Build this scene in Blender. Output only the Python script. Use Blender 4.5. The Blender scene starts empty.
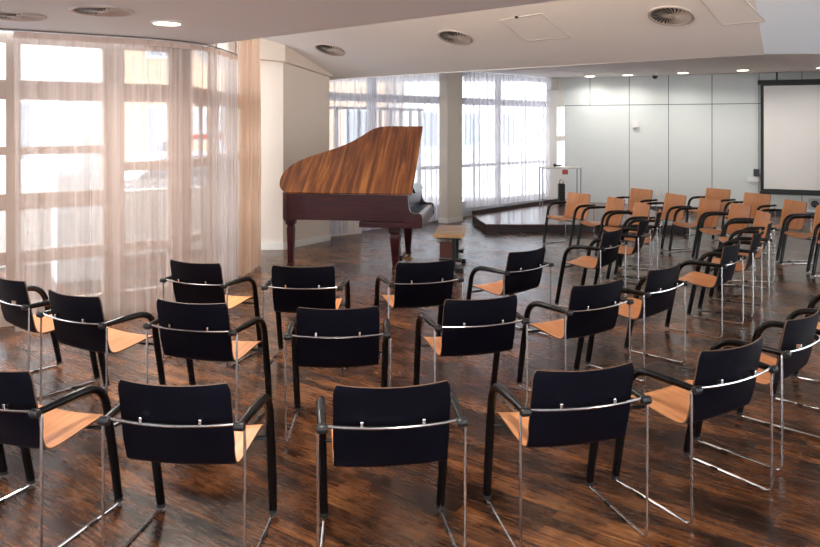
import bpy, bmesh, math, random
from mathutils import Vector, Matrix
random.seed(7)
PI = math.pi
S = bpy.context.scene
COL = S.collection

# ------------------------------------------------------------------ camera
cam_d = bpy.data.cameras.new('camera')
cam = bpy.data.objects.new('camera', cam_d)
COL.objects.link(cam)
cam.location = (0, 0, 1.828)
cam.rotation_euler = (PI/2, 0, 0)
cam_d.sensor_width = 36
cam_d.lens = 729/820*36
cam_d.shift_y = -(273.5-126.8)/820
cam_d.clip_end = 300
S.camera = cam
S.view_settings.view_transform = 'Standard'
S.view_settings.look = 'None'
S.view_settings.gamma = 1
S.view_settings.use_curve_mapping = False
S.view_settings.exposure = 0.45

# ------------------------------------------------------------------ materials
def lin(c):
    return tuple(((x/255)/12.92 if x/255 <= .04045 else ((x/255+.055)/1.055)**2.4) for x in c)

def newmat(name):
    m = bpy.data.materials.new(name); m.use_nodes = True
    nt = m.node_tree
    return m, nt, nt.nodes['Principled BSDF'], nt.nodes['Material Output']

def mat(name, rgb, rough=.5, metal=0., spec=.5, bump=0., bscale=60., var=0., vscale=4., coat=0.):
    m, nt, b, out = newmat(name)
    c = lin(rgb)
    b.inputs['Base Color'].default_value = (*c, 1)
    b.inputs['Roughness'].default_value = rough
    b.inputs['Metallic'].default_value = metal
    b.inputs['Specular IOR Level'].default_value = spec
    b.inputs['Coat Weight'].default_value = coat
    tc = nt.nodes.new('ShaderNodeTexCoord')
    if var > 0:
        n = nt.nodes.new('ShaderNodeTexNoise'); n.inputs['Scale'].default_value = vscale
        n.inputs['Detail'].default_value = 4
        nt.links.new(tc.outputs['Object'], n.inputs['Vector'])
        r = nt.nodes.new('ShaderNodeMapRange')
        r.inputs['To Min'].default_value = 1-var; r.inputs['To Max'].default_value = 1+var
        nt.links.new(n.outputs['Fac'], r.inputs['Value'])
        mx = nt.nodes.new('ShaderNodeMix'); mx.data_type = 'RGBA'; mx.blend_type = 'MULTIPLY'
        mx.inputs['Factor'].default_value = 1
        mx.inputs[6].default_value = (*c, 1)
        nt.links.new(r.outputs['Result'], mx.inputs[7])
        nt.links.new(mx.outputs[2], b.inputs['Base Color'])
    if bump > 0:
        n2 = nt.nodes.new('ShaderNodeTexNoise'); n2.inputs['Scale'].default_value = bscale
        n2.inputs['Detail'].default_value = 3
        nt.links.new(tc.outputs['Object'], n2.inputs['Vector'])
        bp = nt.nodes.new('ShaderNodeBump'); bp.inputs['Strength'].default_value = bump
        bp.inputs['Distance'].default_value = .01
        nt.links.new(n2.outputs['Fac'], bp.inputs['Height'])
        nt.links.new(bp.outputs['Normal'], b.inputs['Normal'])
    return m

def ramp(nt, stops):
    r = nt.nodes.new('ShaderNodeValToRGB')
    e = r.color_ramp.elements
    while len(e) < len(stops): e.new(.5)
    for k, (p, c) in enumerate(stops):
        e[k].position = p; e[k].color = (*lin(c), 1)
    return r

def wood(name, stops, scale=(1, 1, 1), rot=(0, 0, 0), nscale=6., rough=.35, coat=0., spec=.5, dist=1.0, detail=6):
    m, nt, b, out = newmat(name)
    tc = nt.nodes.new('ShaderNodeTexCoord')
    mp = nt.nodes.new('ShaderNodeMapping')
    mp.inputs['Scale'].default_value = scale; mp.inputs['Rotation'].default_value = rot
    nt.links.new(tc.outputs['Object'], mp.inputs['Vector'])
    n = nt.nodes.new('ShaderNodeTexNoise'); n.inputs['Scale'].default_value = nscale
    n.inputs['Detail'].default_value = detail; n.inputs['Distortion'].default_value = dist
    n.inputs['Roughness'].default_value = .6
    nt.links.new(mp.outputs['Vector'], n.inputs['Vector'])
    r = ramp(nt, stops)
    nt.links.new(n.outputs['Fac'], r.inputs['Fac'])
    nt.links.new(r.outputs['Color'], b.inputs['Base Color'])
    b.inputs['Roughness'].default_value = rough
    b.inputs['Coat Weight'].default_value = coat
    b.inputs['Coat Roughness'].default_value = .12
    b.inputs['Specular IOR Level'].default_value = spec
    return m

def emis(name, rgb, s):
    m, nt, b, out = newmat(name)
    b.inputs['Base Color'].default_value = (*lin(rgb), 1)
    b.inputs['Emission Color'].default_value = (*lin(rgb), 1)
    b.inputs['Emission Strength'].default_value = s
    return m

def floor_mat():
    m, nt, b, out = newmat('dark_parquet')
    N, L = nt.nodes, nt.links
    tc = N.new('ShaderNodeTexCoord')
    mp = N.new('ShaderNodeMapping'); mp.inputs['Rotation'].default_value = (0, 0, math.radians(36))
    L.new(tc.outputs['Object'], mp.inputs['Vector'])
    br = N.new('ShaderNodeTexBrick')
    br.inputs['Scale'].default_value = 1.0
    br.inputs['Brick Width'].default_value = .62; br.inputs['Row Height'].default_value = .075
    br.inputs['Mortar Size'].default_value = .0012; br.inputs['Mortar Smooth'].default_value = .3
    br.offset = .37; br.offset_frequency = 2
    br.inputs['Color1'].default_value = (0, 0, 0, 1); br.inputs['Color2'].default_value = (1, 1, 1, 1)
    br.inputs['Mortar'].default_value = (.3, .3, .3, 1)
    L.new(mp.outputs['Vector'], br.inputs['Vector'])
    # grain along the strips
    mg = N.new('ShaderNodeMapping'); mg.inputs['Scale'].default_value = (2.2, 26, 1)
    L.new(mp.outputs['Vector'], mg.inputs['Vector'])
    ng = N.new('ShaderNodeTexNoise'); ng.inputs['Scale'].default_value = 1.6; ng.inputs['Detail'].default_value = 7
    ng.inputs['Distortion'].default_value = .8; ng.inputs['Roughness'].default_value = .65
    L.new(mg.outputs['Vector'], ng.inputs['Vector'])
    # worn patches
    nw = N.new('ShaderNodeTexNoise'); nw.inputs['Scale'].default_value = 1.9; nw.inputs['Detail'].default_value = 8
    nw.inputs['Roughness'].default_value = .62
    L.new(mp.outputs['Vector'], nw.inputs['Vector'])
    def math_(op, a, bb, clamp=False):
        x = N.new('ShaderNodeMath'); x.operation = op; x.use_clamp = clamp
        for i, v in enumerate((a, bb)):
            if isinstance(v, (int, float)): x.inputs[i].default_value = v
            else: L.new(v, x.inputs[i])
        return x.outputs[0]
    t = math_('MULTIPLY', br.outputs['Color'], .16)
    t = math_('ADD', t, math_('MULTIPLY', ng.outputs['Fac'], .62))
    t = math_('ADD', t, math_('MULTIPLY', math_('SUBTRACT', nw.outputs['Fac'], .5), .75))
    t = math_('ADD', t, .04, True)
    r = ramp(nt, [(.22, (18, 9, 6)), (.36, (50, 27, 15)), (.49, (98, 58, 31)), (.62, (146, 94, 54)), (.8, (184, 130, 80))])
    L.new(t, r.inputs['Fac'])
    L.new(r.outputs['Color'], b.inputs['Base Color'])
    # fine scratches change the gloss
    ms = N.new('ShaderNodeMapping'); ms.inputs['Scale'].default_value = (9, 60, 1); ms.inputs['Rotation'].default_value = (0, 0, .5)
    L.new(mp.outputs['Vector'], ms.inputs['Vector'])
    nsn = N.new('ShaderNodeTexNoise'); nsn.inputs['Scale'].default_value = 1.; nsn.inputs['Detail'].default_value = 4
    L.new(ms.outputs['Vector'], nsn.inputs['Vector'])
    rr = N.new('ShaderNodeMapRange'); rr.inputs['From Min'].default_value = .3; rr.inputs['From Max'].default_value = .7
    rr.inputs['To Min'].default_value = .17; rr.inputs['To Max'].default_value = .36
    L.new(math_('ADD', math_('MULTIPLY', nsn.outputs['Fac'], .5), math_('MULTIPLY', nw.outputs['Fac'], .5)), rr.inputs['Value'])
    L.new(rr.outputs['Result'], b.inputs['Roughness'])
    b.inputs['Specular IOR Level'].default_value = .5
    bp = N.new('ShaderNodeBump'); bp.inputs['Strength'].default_value = .07; bp.inputs['Distance'].default_value = .003
    L.new(math_('ADD', math_('MULTIPLY', ng.outputs['Fac'], .6), math_('MULTIPLY', br.outputs['Fac'], -.7)), bp.inputs['Height'])
    L.new(bp.outputs['Normal'], b.inputs['Normal'])
    return m

def sheer(name, rgb, opacity=.55, trans=.6):
    """thin woven voile: open weave lets light straight through, threads scatter it"""
    m = bpy.data.materials.new(name); m.use_nodes = True
    nt = m.node_tree; N, L = nt.nodes, nt.links
    for n in list(N): N.remove(n)
    out = N.new('ShaderNodeOutputMaterial')
    c = (*lin(rgb), 1)
    tr = N.new('ShaderNodeBsdfTransparent')
    tl = N.new('ShaderNodeBsdfTranslucent'); tl.inputs['Color'].default_value = c
    df = N.new('ShaderNodeBsdfDiffuse'); df.inputs['Color'].default_value = c
    m1 = N.new('ShaderNodeMixShader'); m1.inputs[0].default_value = trans
    L.new(df.outputs[0], m1.inputs[1]); L.new(tl.outputs[0], m1.inputs[2])
    m2 = N.new('ShaderNodeMixShader')
    # the weave closes up when seen edge-on
    lw = N.new('ShaderNodeLayerWeight'); lw.inputs['Blend'].default_value = .35
    mr = N.new('ShaderNodeMapRange'); mr.inputs['To Min'].default_value = opacity; mr.inputs['To Max'].default_value = min(1, opacity+.42)
    L.new(lw.outputs['Facing'], mr.inputs['Value'])
    tc = N.new('ShaderNodeTexCoord'); mp = N.new('ShaderNodeMapping'); mp.inputs['Scale'].default_value = (34, 34, .25)
    L.new(tc.outputs['Object'], mp.inputs['Vector'])
    nz = N.new('ShaderNodeTexNoise'); nz.inputs['Scale'].default_value = 1; nz.inputs['Detail'].default_value = 3
    L.new(mp.outputs['Vector'], nz.inputs['Vector'])
    m3 = N.new('ShaderNodeMath'); m3.operation = 'MULTIPLY_ADD'; m3.use_clamp = True
    m3.inputs[1].default_value = .5; 
    m4 = N.new('ShaderNodeMath'); m4.operation = 'ADD'; m4.inputs[1].default_value = -.25
    L.new(mr.outputs['Result'], m4.inputs[0]); L.new(m4.outputs[0], m3.inputs[2]); L.new(nz.outputs['Fac'], m3.inputs[0])
    L.new(m3.outputs[0], m2.inputs[0])
    L.new(tr.outputs[0], m2.inputs[1]); L.new(m1.outputs[0], m2.inputs[2])
    L.new(m2.outputs[0], out.inputs['Surface'])
    return m

def glass_mat():
    m = bpy.data.materials.new('window_glass'); m.use_nodes = True
    nt = m.node_tree; N, L = nt.nodes, nt.links
    for n in list(N): N.remove(n)
    out = N.new('ShaderNodeOutputMaterial')
    tr = N.new('ShaderNodeBsdfTransparent'); tr.inputs['Color'].default_value = (.93, .95, .96, 1)
    gl = N.new('ShaderNodeBsdfGlossy'); gl.inputs['Roughness'].default_value = .02
    mx = N.new('ShaderNodeMixShader'); mx.inputs[0].default_value = .06
    L.new(tr.outputs[0], mx.inputs[1]); L.new(gl.outputs[0], mx.inputs[2]); L.new(mx.outputs[0], out.inputs['Surface'])
    return m

M = dict(
    floor=floor_mat(),
    ceil_low=mat('ceiling_paint_grey', (234, 242, 248), .85, spec=.2, bump=.05, bscale=30),
    ceil=mat('ceiling_paint_warm', (232, 228, 224), .85, spec=.2, bump=.05, bscale=30),
    wall=mat('wall_paint_cream', (222, 208, 194), .8, spec=.2, bump=.05, bscale=40),
    column=mat('column_paint_beige', (214, 203, 188), .8, spec=.2, bump=.05, bscale=40),
    skirt=mat('skirting_white', (232, 228, 220), .5),
    panel=mat('wall_panel_pale_blue', (222, 228, 226), .42, spec=.4, var=.02),
    groove=mat('panel_groove', (110, 122, 126), .7),
    frame=mat('window_frame_paint', (190, 170, 156), .55),
    frame_w=mat('window_frame_white', (200, 200, 206), .55),
    glass=glass_mat(),
    sheer=sheer('sheer_voile_rose', (214, 198, 190), .45, .62),
    sheer_o=sheer('sheer_voile_warm_lit', (218, 184, 158), .56, .55),  # warm glow on the end curtain, put into the cloth colour
    sheer_w=sheer('sheer_voile_white', (242, 241, 248), .62, .72),
    tape=mat('curtain_heading_tape', (214, 190, 176), .8),
    rail=mat('curtain_rail', (120, 112, 108), .5),
    black=mat('black_lacquer', (5, 6, 18), .5, spec=.14),
    blackleg=mat('black_leg_lacquer', (5, 5, 8), .25, spec=.3),
    beech=wood('beech_plywood', [(.25, (202, 130, 78)), (.5, (220, 150, 96)), (.75, (232, 168, 114))], (16, 1.2, 1.2), (0, 0, 0), 2.2, .42, dist=.15),
    plyedge=mat('plywood_edge', (92, 66, 50), .55),
    chrome=mat('chrome', (208, 206, 206), .16, 1.0),
    rubber=mat('black_rubber', (16, 16, 17), .6),
    mahog=wood('mahogany_case', [(.2, (30, 6, 10)), (.5, (52, 12, 16)), (.8, (76, 22, 22))], (.6, 6, 9), (0, 0, 0), 3, .3, .06, spec=.22),
    lidwood=wood('walnut_lid', [(.28, (54, 24, 14)), (.42, (96, 48, 24)), (.56, (132, 76, 36)), (.7, (178, 116, 58)), (.82, (104, 52, 28))], (7.5, .5, 1), (0, 0, math.radians(14)), 2.1, .3, .3, dist=.5, detail=5),
    gold=mat('gold_iron_plate', (176, 130, 60), .35, .8),
    ivory=mat('piano_ivory', (236, 232, 222), .25),
    ebony=mat('piano_ebony', (12, 12, 13), .25),
    brass=mat('brass', (190, 150, 80), .25, 1.0),
    benchtop=wood('bench_top_wood', [(.3, (150, 110, 70)), (.5, (190, 150, 104)), (.75, (214, 178, 132))], (1, 9, 1), (0, 0, PI/2), 3, .4),
    benchwood=mat('bench_mahogany', (92, 44, 30), .35, var=.12),
    iron=mat('black_iron', (20, 20, 22), .4),
    stage_top=wood('stage_top_boards', [(.3, (84, 56, 52)), (.5, (112, 80, 74)), (.75, (140, 106, 98))], (1, 8, 1), (0, 0, .6), 3, .22),
    stage_side=mat('stage_side_dark', (38, 20, 22), .4),
    screen=mat('projection_cloth', (244, 243, 240), .75, var=.02, vscale=1.5),
    scr_frame=mat('screen_black_border', (22, 24, 26), .5),
    plastic_w=mat('white_plastic', (230, 230, 228), .4),
    plastic_d=mat('dark_plastic', (46, 48, 52), .45),
    grey_pl=mat('grey_speaker_shell', (190, 190, 190), .5),
    vent_m=mat('vent_metal', (186, 176, 168), .4, .3),
    vent_d=mat('vent_dark', (34, 30, 28), .8),
    lampring=mat('lamp_ring', (235, 232, 226), .4),
    lamp_on=emis('lamp_glow', (255, 240, 220), 9),
    tray=mat('hatch_paint', (206, 199, 192), .8),
    steel=mat('brushed_steel', (150, 152, 154), .3, 1.0),
    tabletop=mat('light_tabletop', (206, 200, 190), .4),
    paper_r=mat('red_print_paper', (196, 96, 92), .7),
    paper_w=mat('white_paper', (236, 234, 230), .7),
    terrace=mat('terrace_paving', (222, 225, 233), .8, var=.06),
    parapet=mat('parapet_render', (222, 214, 207), .9, var=.06),
    white_out=mat('white_render', (228, 227, 226), .9),
    tan_out=mat('sandstone_render', (196, 166, 140), .9, var=.05),
    dark_out=mat('dark_window_glass', (140, 145, 154), .2),
    rail_w=mat('white_railing', (226, 226, 226), .5),
    bars=mat('grey_bars', (92, 96, 104), .5),
    car=mat('car_paint_silver', (206, 208, 212), .3, .2),
    tyre=mat('tyre_rubber', (24, 24, 24), .8),
    sign_r=mat('sign_red', (206, 74, 52), .6),
    road=mat('asphalt', (150, 150, 152), .9),
)

# ------------------------------------------------------------------ mesh helpers
class MB:
    """collects shapes into one mesh"""
    def __init__(s): s.v = []; s.f = []; s.mi = []
    def add(s, vs, fs, mi=0, tf=None):
        o = len(s.v)
        for p in vs:
            p = Vector(p)
            s.v.append(tuple(tf @ p if tf else p))
        for f in fs:
            s.f.append(tuple(i+o for i in f)); s.mi.append(mi)
        return s
    def box(s, c, d, rz=0, mi=0, tf=None):
        hx, hy, hz = d[0]/2, d[1]/2, d[2]/2
        vs = []
        R = Matrix.Rotation(rz, 3, 'Z')
        for x in (-hx, hx):
            for y in (-hy, hy):
                for z in (-hz, hz):
                    vs.append(Vector(c)+R @ Vector((x, y, z)))
        return s.add(vs, [(0, 1, 3, 2), (4, 6, 7, 5), (0, 4, 5, 1), (2, 3, 7, 6), (0, 2, 6, 4), (1, 5, 7, 3)], mi, tf)
    def prism(s, poly, z0, z1, mi=0, tf=None):
        n = len(poly)
        f0 = (lambda p: z0(p)) if callable(z0) else (lambda p: z0)
        f1 = (lambda p: z1(p)) if callable(z1) else (lambda p: z1)
        vs = [(p[0], p[1], f0(p)) for p in poly]+[(p[0], p[1], f1(p)) for p in poly]
        fs = [tuple(range(n))[::-1], tuple(range(n, 2*n))]+[(i, (i+1) % n, n+(i+1) % n, n+i) for i in range(n)]
        return s.add(vs, fs, mi, tf)
    def seg(s, a, b, z0, z1, t, mi=0):
        """upright slab from plan point a to b, thickness t centred"""
        a = Vector((a[0], a[1], 0)); b = Vector((b[0], b[1], 0))
        d = b-a
        return s.box((a+b)/2+Vector((0, 0, (z0+z1)/2)), (d.length, t, z1-z0), math.atan2(d.y, d.x), mi)
    def tube(s, pts, r, n=10, mi=0, closed=False, flat=1.0, cap=True):
        pts = [Vector(p) for p in pts]
        m = len(pts)
        rs = r if isinstance(r, (list, tuple)) else [r]*m
        up = None; rings = []
        for i, p in enumerate(pts):
            if closed: t = pts[(i+1) % m]-pts[i-1]
            else: t = (pts[min(i+1, m-1)]-pts[max(i-1, 0)])
            t.normalize()
            if up is None:
                up = Vector((0, 0, 1)) if abs(t.z) < .9 else Vector((1, 0, 0))
            x = t.cross(up)
            if x.length < 1e-4: x = t.orthogonal()
            x.normalize(); up = x.cross(t).normalized()
            rings.append([p+rs[i]*(math.cos(2*PI*k/n)*x*flat+math.sin(2*PI*k/n)*up) for k in range(n)])
        vs = [q for rg in rings for q in rg]
        fs = []
        for i in range(m if closed else m-1):
            j = (i+1) % m
            for k in range(n):
                k2 = (k+1) % n
                fs.append((i*n+k, i*n+k2, j*n+k2, j*n+k))
        if cap and not closed:
            fs.append(tuple(range(n))[::-1]); fs.append(tuple((m-1)*n+k for k in range(n)))
        return s.add(vs, fs, mi)
    def lathe(s, prof, n=24, c=(0, 0, 0), mi=0, tf=None):
        vs = []; fs = []
        for (r, z) in prof:
            for k in range(n):
                a = 2*PI*k/n
                vs.append((c[0]+r*math.cos(a), c[1]+r*math.sin(a), c[2]+z))
        for i in range(len(prof)-1):
            for k in range(n):
                k2 = (k+1) % n
                fs.append((i*n+k, i*n+k2, (i+1)*n+k2, (i+1)*n+k))
        fs.append(tuple(range(n))[::-1]); fs.append(tuple((len(prof)-1)*n+k for k in range(n)))
        return s.add(vs, fs, mi, tf)
    def build(s, name, mats, parent=None, smooth=False, bevel=0, loc=None, rz=None):
        me = bpy.data.meshes.new(name)
        me.from_pydata(s.v, [], s.f)
        for m in (mats if isinstance(mats, (list, tuple)) else [mats]): me.materials.append(m)
        for p, i in zip(me.polygons, s.mi): p.material_index = i
        bm = bmesh.new(); bm.from_mesh(me)
        bmesh.ops.recalc_face_normals(bm, faces=bm.faces)
        if bevel:
            es = [e for e in bm.edges if len(e.link_faces) == 2 and e.calc_face_angle(0) > .6]
            bmesh.ops.bevel(bm, geom=es, offset=bevel, segments=2, affect='EDGES', profile=.6)
        if smooth:
            for f in bm.faces: f.smooth = True
            if smooth != 'all':
                for e in bm.edges:
                    if len(e.link_faces) == 2 and e.calc_face_angle(0) > math.radians(40): e.smooth = False
        bm.to_mesh(me); bm.free()
        o = bpy.data.objects.new(name, me); COL.objects.link(o)
        if parent: o.parent = parent
        if loc: o.location = loc
        if rz is not None: o.rotation_euler = (0, 0, rz)
        return o

def thing(name, label, cat, loc=(0, 0, 0), rz=0, group=None):
    o = bpy.data.objects.new(name, None); COL.objects.link(o)
    o.empty_display_size = .1
    o.location = loc; o.rotation_euler = (0, 0, rz)
    return tag(o, label, cat, group)
def tag(o, label, cat, group=None):
    o['label'] = label; o['category'] = cat
    if group: o['group'] = group
    return o
def struct(o, label=None):
    o['kind'] = 'structure'
    if label: o['label'] = label
    return o
def dup(root):
    r = root.copy(); COL.objects.link(r)
    for ch in list(root.children):
        c = ch.copy(); COL.objects.link(c); c.parent = r
        for g in list(ch.children):
            d = g.copy(); COL.objects.link(d); d.parent = c
    return r
def spline(pts, n=8, closed=False):
    P = [Vector(p) for p in pts]; out = []
    m = len(P)
    for i in range(m if closed else m-1):
        if closed: a, b, c, d = P[i-1], P[i], P[(i+1) % m], P[(i+2) % m]
        else: a, b, c, d = P[max(i-1, 0)], P[i], P[i+1], P[min(i+2, m-1)]
        for k in range(n):
            t = k/n
            out.append(.5*((2*b)+(c-a)*t+(2*a-5*b+4*c-d)*t*t+(3*b-a-3*c+d)*t**3))
    if not closed: out.append(P[-1])
    return out
def fillet(pts, rads, n=6):
    """polyline with rounded corners"""
    P = [Vector(p) for p in pts]; out = [P[0]]
    for i in range(1, len(P)-1):
        r = rads[i-1]
        a = (P[i-1]-P[i]).normalized(); b = (P[i+1]-P[i]).normalized()
        p0 = P[i]+a*r; p1 = P[i]+b*r
        for k in range(n+1):
            t = k/n
            out.append((1-t)**2*p0+2*t*(1-t)*P[i]+t*t*p1)
    out.append(P[-1])
    return out

# ------------------------------------------------------------------ building axes
NX, NY = .65, .76
def off(p): return p[0]*NX+p[1]*NY
def zs(p): return 2.6+.33*(8.3-off(p))            # sloping ceiling
def zh(p): return 2.6+.368*(7.73-p[1])             # second slope right of the hip

# ------------------------------------------------------------------ floor
struct(MB().box((0, 6.5, -.05), (19.4, 25, .1)).build('floor', M['floor']), 'dark brown worn glossy strip parquet')

# ------------------------------------------------------------------ ceilings
zl = 2.69
low = [(-2.42, 7.92), (9, -1.84), (9, -5), (-9, -5), (-9, 2.95), (-2.62, 7.26)]
c_ = MB().prism(low, zl, zl+.22)
struct(c_.build('ceiling', M['ceil_low']), 'flat low grey ceiling with lamps')
h1 = (1.82, 4.3); h2 = (3.76, 7.73)
def P1(k, o): return (NX*o+NY*k, NY*o-NX*k)
slo = [P1(-6.9, 4.4), P1(-1.42, 4.4), h1, h2, P1(-9.2, 8.3), (-3.2, 12.2)]
s1 = [(-3.6, 9.2), (-2.2, 7.7), h1, h2, (-1.43, 12.1), (-2.2, 12.75), (-3.6, 12.75)]
m = MB().prism(s1, zs, lambda p: zs(p)+.12)
struct(m.build('ceiling_slope', M['ceil']), 'sloping ceiling rising towards the viewer')
m = MB().prism([h1, (9, 4.3), (9, 7.73), h2], zh, lambda p: zh(p)+.12)
struct(m.build('ceiling_hip', M['ceil_low']), 'pale sloping ceiling face at top right')
m = MB().prism([h1, (9, 4.3), (9, -2.2), P1(-1.6, 4.4)], 3.87, 3.99)
struct(m.build('ceiling_cap', M['ceil']))
# vertical face above the low ceiling edge
m = MB().seg((-3.0, 8.45), (9.2, -2.05), zl+.22, 5.3, .06)
struct(m.build('trim_cove', M['ceil']))
# bulkhead
m = MB().prism([h2, (9, 7.73), (9, 13.3)], 2.6, 2.98)
struct(m.build('ceiling_bulkhead', M['ceil']))
zf = 2.94
m = MB().prism([(-3.6, 13.9), (-1.5, 12.16), h2, (9, 13.3), (9.6, 13.9), (9.6, 18), (-3.6, 18)], zf, zf+.12)
struct(m.build('ceiling_back', M['ceil']), 'flat white ceiling strip along the panelled wall')
m = MB().seg((-1.46, 12.125), h2, 2.6, zf+.1, .03)
struct(m.build('trim_step', M['ceil']))

# access hatches on the slope
Ns = Vector((.33*NX, .33*NY, 1)).normalized()
def on_slope(u, v):
    dx = (u-410)/729; dz = (126.8-v)/729
    Y = (2.6+.33*8.3-1.828)/(dz+.33*(NX*dx+NY))
    return Vector((dx*Y, Y, 1.828+dz*Y))
def hatch(quad, label):
    ps = [on_slope(*q) for q in quad]
    c = sum(ps, Vector())/4
    root = thing('ceiling_hatch', label, 'hatch', tuple(c), 0, 'square hatches in the sloping ceiling')
    ps = [p-c for p in ps]
    mb = MB(); n = -Ns
    for i in range(4):
        a, b = ps[i], ps[(i+1) % 4]
        a2, b2 = a*.955, b*.955
        vs = [a, b, b2, a2]+[q+n*.008 for q in (a, b, b2, a2)]
        mb.add(vs, [(0, 1, 2, 3), (7, 6, 5, 4), (0, 4, 5, 1), (1, 5, 6, 2), (2, 6, 7, 3), (3, 7, 4, 0)])
    mb.build('frame', M['tray'], root)
    ins = [q*.945 for q in ps]
    MB().add(ins+[q+n*.004 for q in ins], [(0, 1, 2, 3), (7, 6, 5, 4), (0, 4, 5, 1), (1, 5, 6, 2), (2, 6, 7, 3), (3, 7, 4, 0)]).build('door', M['ceil'], root)
    return root
hatch([(499, 20), (541, 13), (572, 37), (527, 41)], 'square ceiling hatch with a black catch between two round vents')
hatch([(697, -4), (735, -11), (766, 21), (722, 25)], 'square ceiling hatch beside the pale bulkhead at top right')
p = on_slope(516.5, 16.5)
mb = MB(); mb.lathe([(.02, -.012), (.02, 0), (.012, .006)], 12)
o = mb.build('ceiling_sensor', M['iron'], smooth=True); o.location = p-Ns*.004
o.rotation_mode = 'QUATERNION'; o.rotation_quaternion = Ns.to_track_quat('Z', 'Y')
tag(o, 'tiny black round sensor by the square hatch in the sloping ceiling', 'sensor')

# round swirl vents
def vent(loc, normal, label, D=.45):
    root = thing('ceiling_vent', label, 'vent', loc, 0, 'round ceiling vents')
    root.rotation_mode = 'QUATERNION'; root.rotation_quaternion = (-normal).to_track_quat('Z', 'Y')
    R = D/2
    MB().lathe([(R*.90, -.002), (R*.90, .004)], 40).build('backing', M['vent_d'], root)
    mb = MB(); n = 48
    prof = [(R, 0), (R, .012), (R*.93, .018), (R*.86, .012), (R*.86, 0)]
    vs = []; fs = []
    for (r, z) in prof:
        for k in range(n): vs.append((r*math.cos(2*PI*k/n), r*math.sin(2*PI*k/n), z))
    for i in range(len(prof)-1):
        for k in range(n):
            k2 = (k+1) % n; fs.append((i*n+k, i*n+k2, (i+1)*n+k2, (i+1)*n+k))
    mb.add(vs, fs); mb.build('frame', M['vent_m'], root, smooth='all')
    mb = MB()
    for k in range(26):
        a = 2*PI*k/26; pts_o = []
        for t in range(5):
            r = R*(.2+.66*t/4); b = a+.35*t/4
            w = .30*(2*PI/26)*r
            c = Vector((r*math.cos(b), r*math.sin(b), 0)); tn = Vector((-math.sin(b), math.cos(b), 0))
            pts_o.append((c-tn*w+Vector((0, 0, .016)), c+tn*w+Vector((0, 0, .006))))
        for t in range(4):
            A, B = pts_o[t]; C, D_ = pts_o[t+1]
            z = Vector((0, 0, -.002))
            mb.add([A, B, D_, C, A+z, B+z, D_+z, C+z], [(0, 1, 2, 3), (7, 6, 5, 4), (0, 4, 5, 1), (1, 5, 6, 2), (2, 6, 7, 3), (3, 7, 4, 0)])
    mb.build('blades', M['vent_m'], root)
    MB().lathe([(R*.2, .004), (R*.2, .016), (R*.12, .02)], 24).build('hub', M['vent_m'], root, smooth=True)
    return root
for (u, v, lab) in ((330, 49.5, 'small-looking round swirl vent above the wall left of the piano'),
                    (455, 37, 'round swirl vent in the sloping ceiling above the beige column'),
                    (671, 15.5, 'largest-looking round swirl vent in the sloping ceiling, right of the hatch')):
    vent(on_slope(u, v), Ns, lab)
Z = Vector((0, 0, 1))
vent(Vector((-2.27, 5.38, zl)), Z, 'round vent in the flat low ceiling above the left curtain')
vent(Vector((-3.05, 5.62, zl)), Z, 'round vent cut off by the top left corner of the picture')

# ------------------------------------------------------------------ lamps
def downlight(loc, label, R=.12, power=40, col=(1, .94, .86), group='round downlights', size=None, spread=2.6):
    root = thing('downlight', label, 'ceiling light', loc, 0, group)
    MB().lathe([(R, 0), (R, -.012), (R*.86, -.016), (R*.84, -.004)], 32).build('ring', M['lampring'], root, smooth=True)
    MB().lathe([(R*.83, -.017), (R*.83, -.006)], 32).build('diffuser', M['lamp_on'], root)
    ld = bpy.data.lights.new('downlight_lamp', 'AREA'); ld.shape = 'DISK'; ld.size = (size or R*1.7)
    ld.energy = power; ld.color = col; ld.spread = spread
    lo = bpy.data.objects.new('downlight_lamp', ld); COL.objects.link(lo)
    lo.parent = root; lo.location = (0, 0, -.03)
    return root
downlight((-2.0, 6.0, zl), 'bright round downlight in the low ceiling above the left curtain', .125, 45)
for (x, y) in ((-2.9, 1.6), (-.4, 2.4), (1.9, 1.2), (-1.6, -1.2), (1.2, -1.6), (4.6, -.6), (-4.9, 3.6)):  # unseen downlights, added to light the foreground warmly
    downlight((x, y, zl), 'added round downlight in the low ceiling nearer the viewer, unseen outside the picture', .125, 32)
for (u, v, Y, lab) in ((590, 77, 15.9, 'leftmost of the four round spotlights before the panelled wall'),
                       (628, 75.5, 15.5, 'second round spotlight from the left before the panelled wall'),
                       (683, 72.5, 14.9, 'third round spotlight from the left before the panelled wall'),
                       (743, 70, 14.2, 'rightmost of the four round spotlights, nearest the screen')):
    downlight(((u-410)/729*Y, Y, zf), lab, .12, 7, (1, .95, .88), 'spotlights by the panelled wall')
downlight((7.7, 13.6, zf), 'round spotlight in front of the projection screen, outside the picture', .12, 7, (1, .95, .88), 'spotlights by the panelled wall')
# linear cove lamps lying on top of the low ceiling edge
def cove(k0, k1, power, label):
    a = Vector((*P1(k0, 4.62), 2.93)); b = Vector((*P1(k1, 4.62), 2.93))
    root = thing('cove_lamp', label, 'ceiling light', (a+b)/2, math.atan2(b.y-a.y, b.x-a.x), 'cove lamps on the low ceiling edge')
    Lg = (b-a).length
    MB().box((0, -.03, -.03), (Lg, .08, .03)).build('housing', M['lampring'], root)
    ld = bpy.data.lights.new('cove_strip', 'AREA'); ld.shape = 'RECTANGLE'; ld.size = Lg; ld.size_y = .05
    ld.energy = power; ld.color = (1, .85, .70)
    lo = bpy.data.objects.new('cove_strip', ld); COL.objects.link(lo); lo.parent = root
    lo.location = (0, -.03, 0); lo.rotation_euler = (math.radians(180-60), 0, 0)

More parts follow.
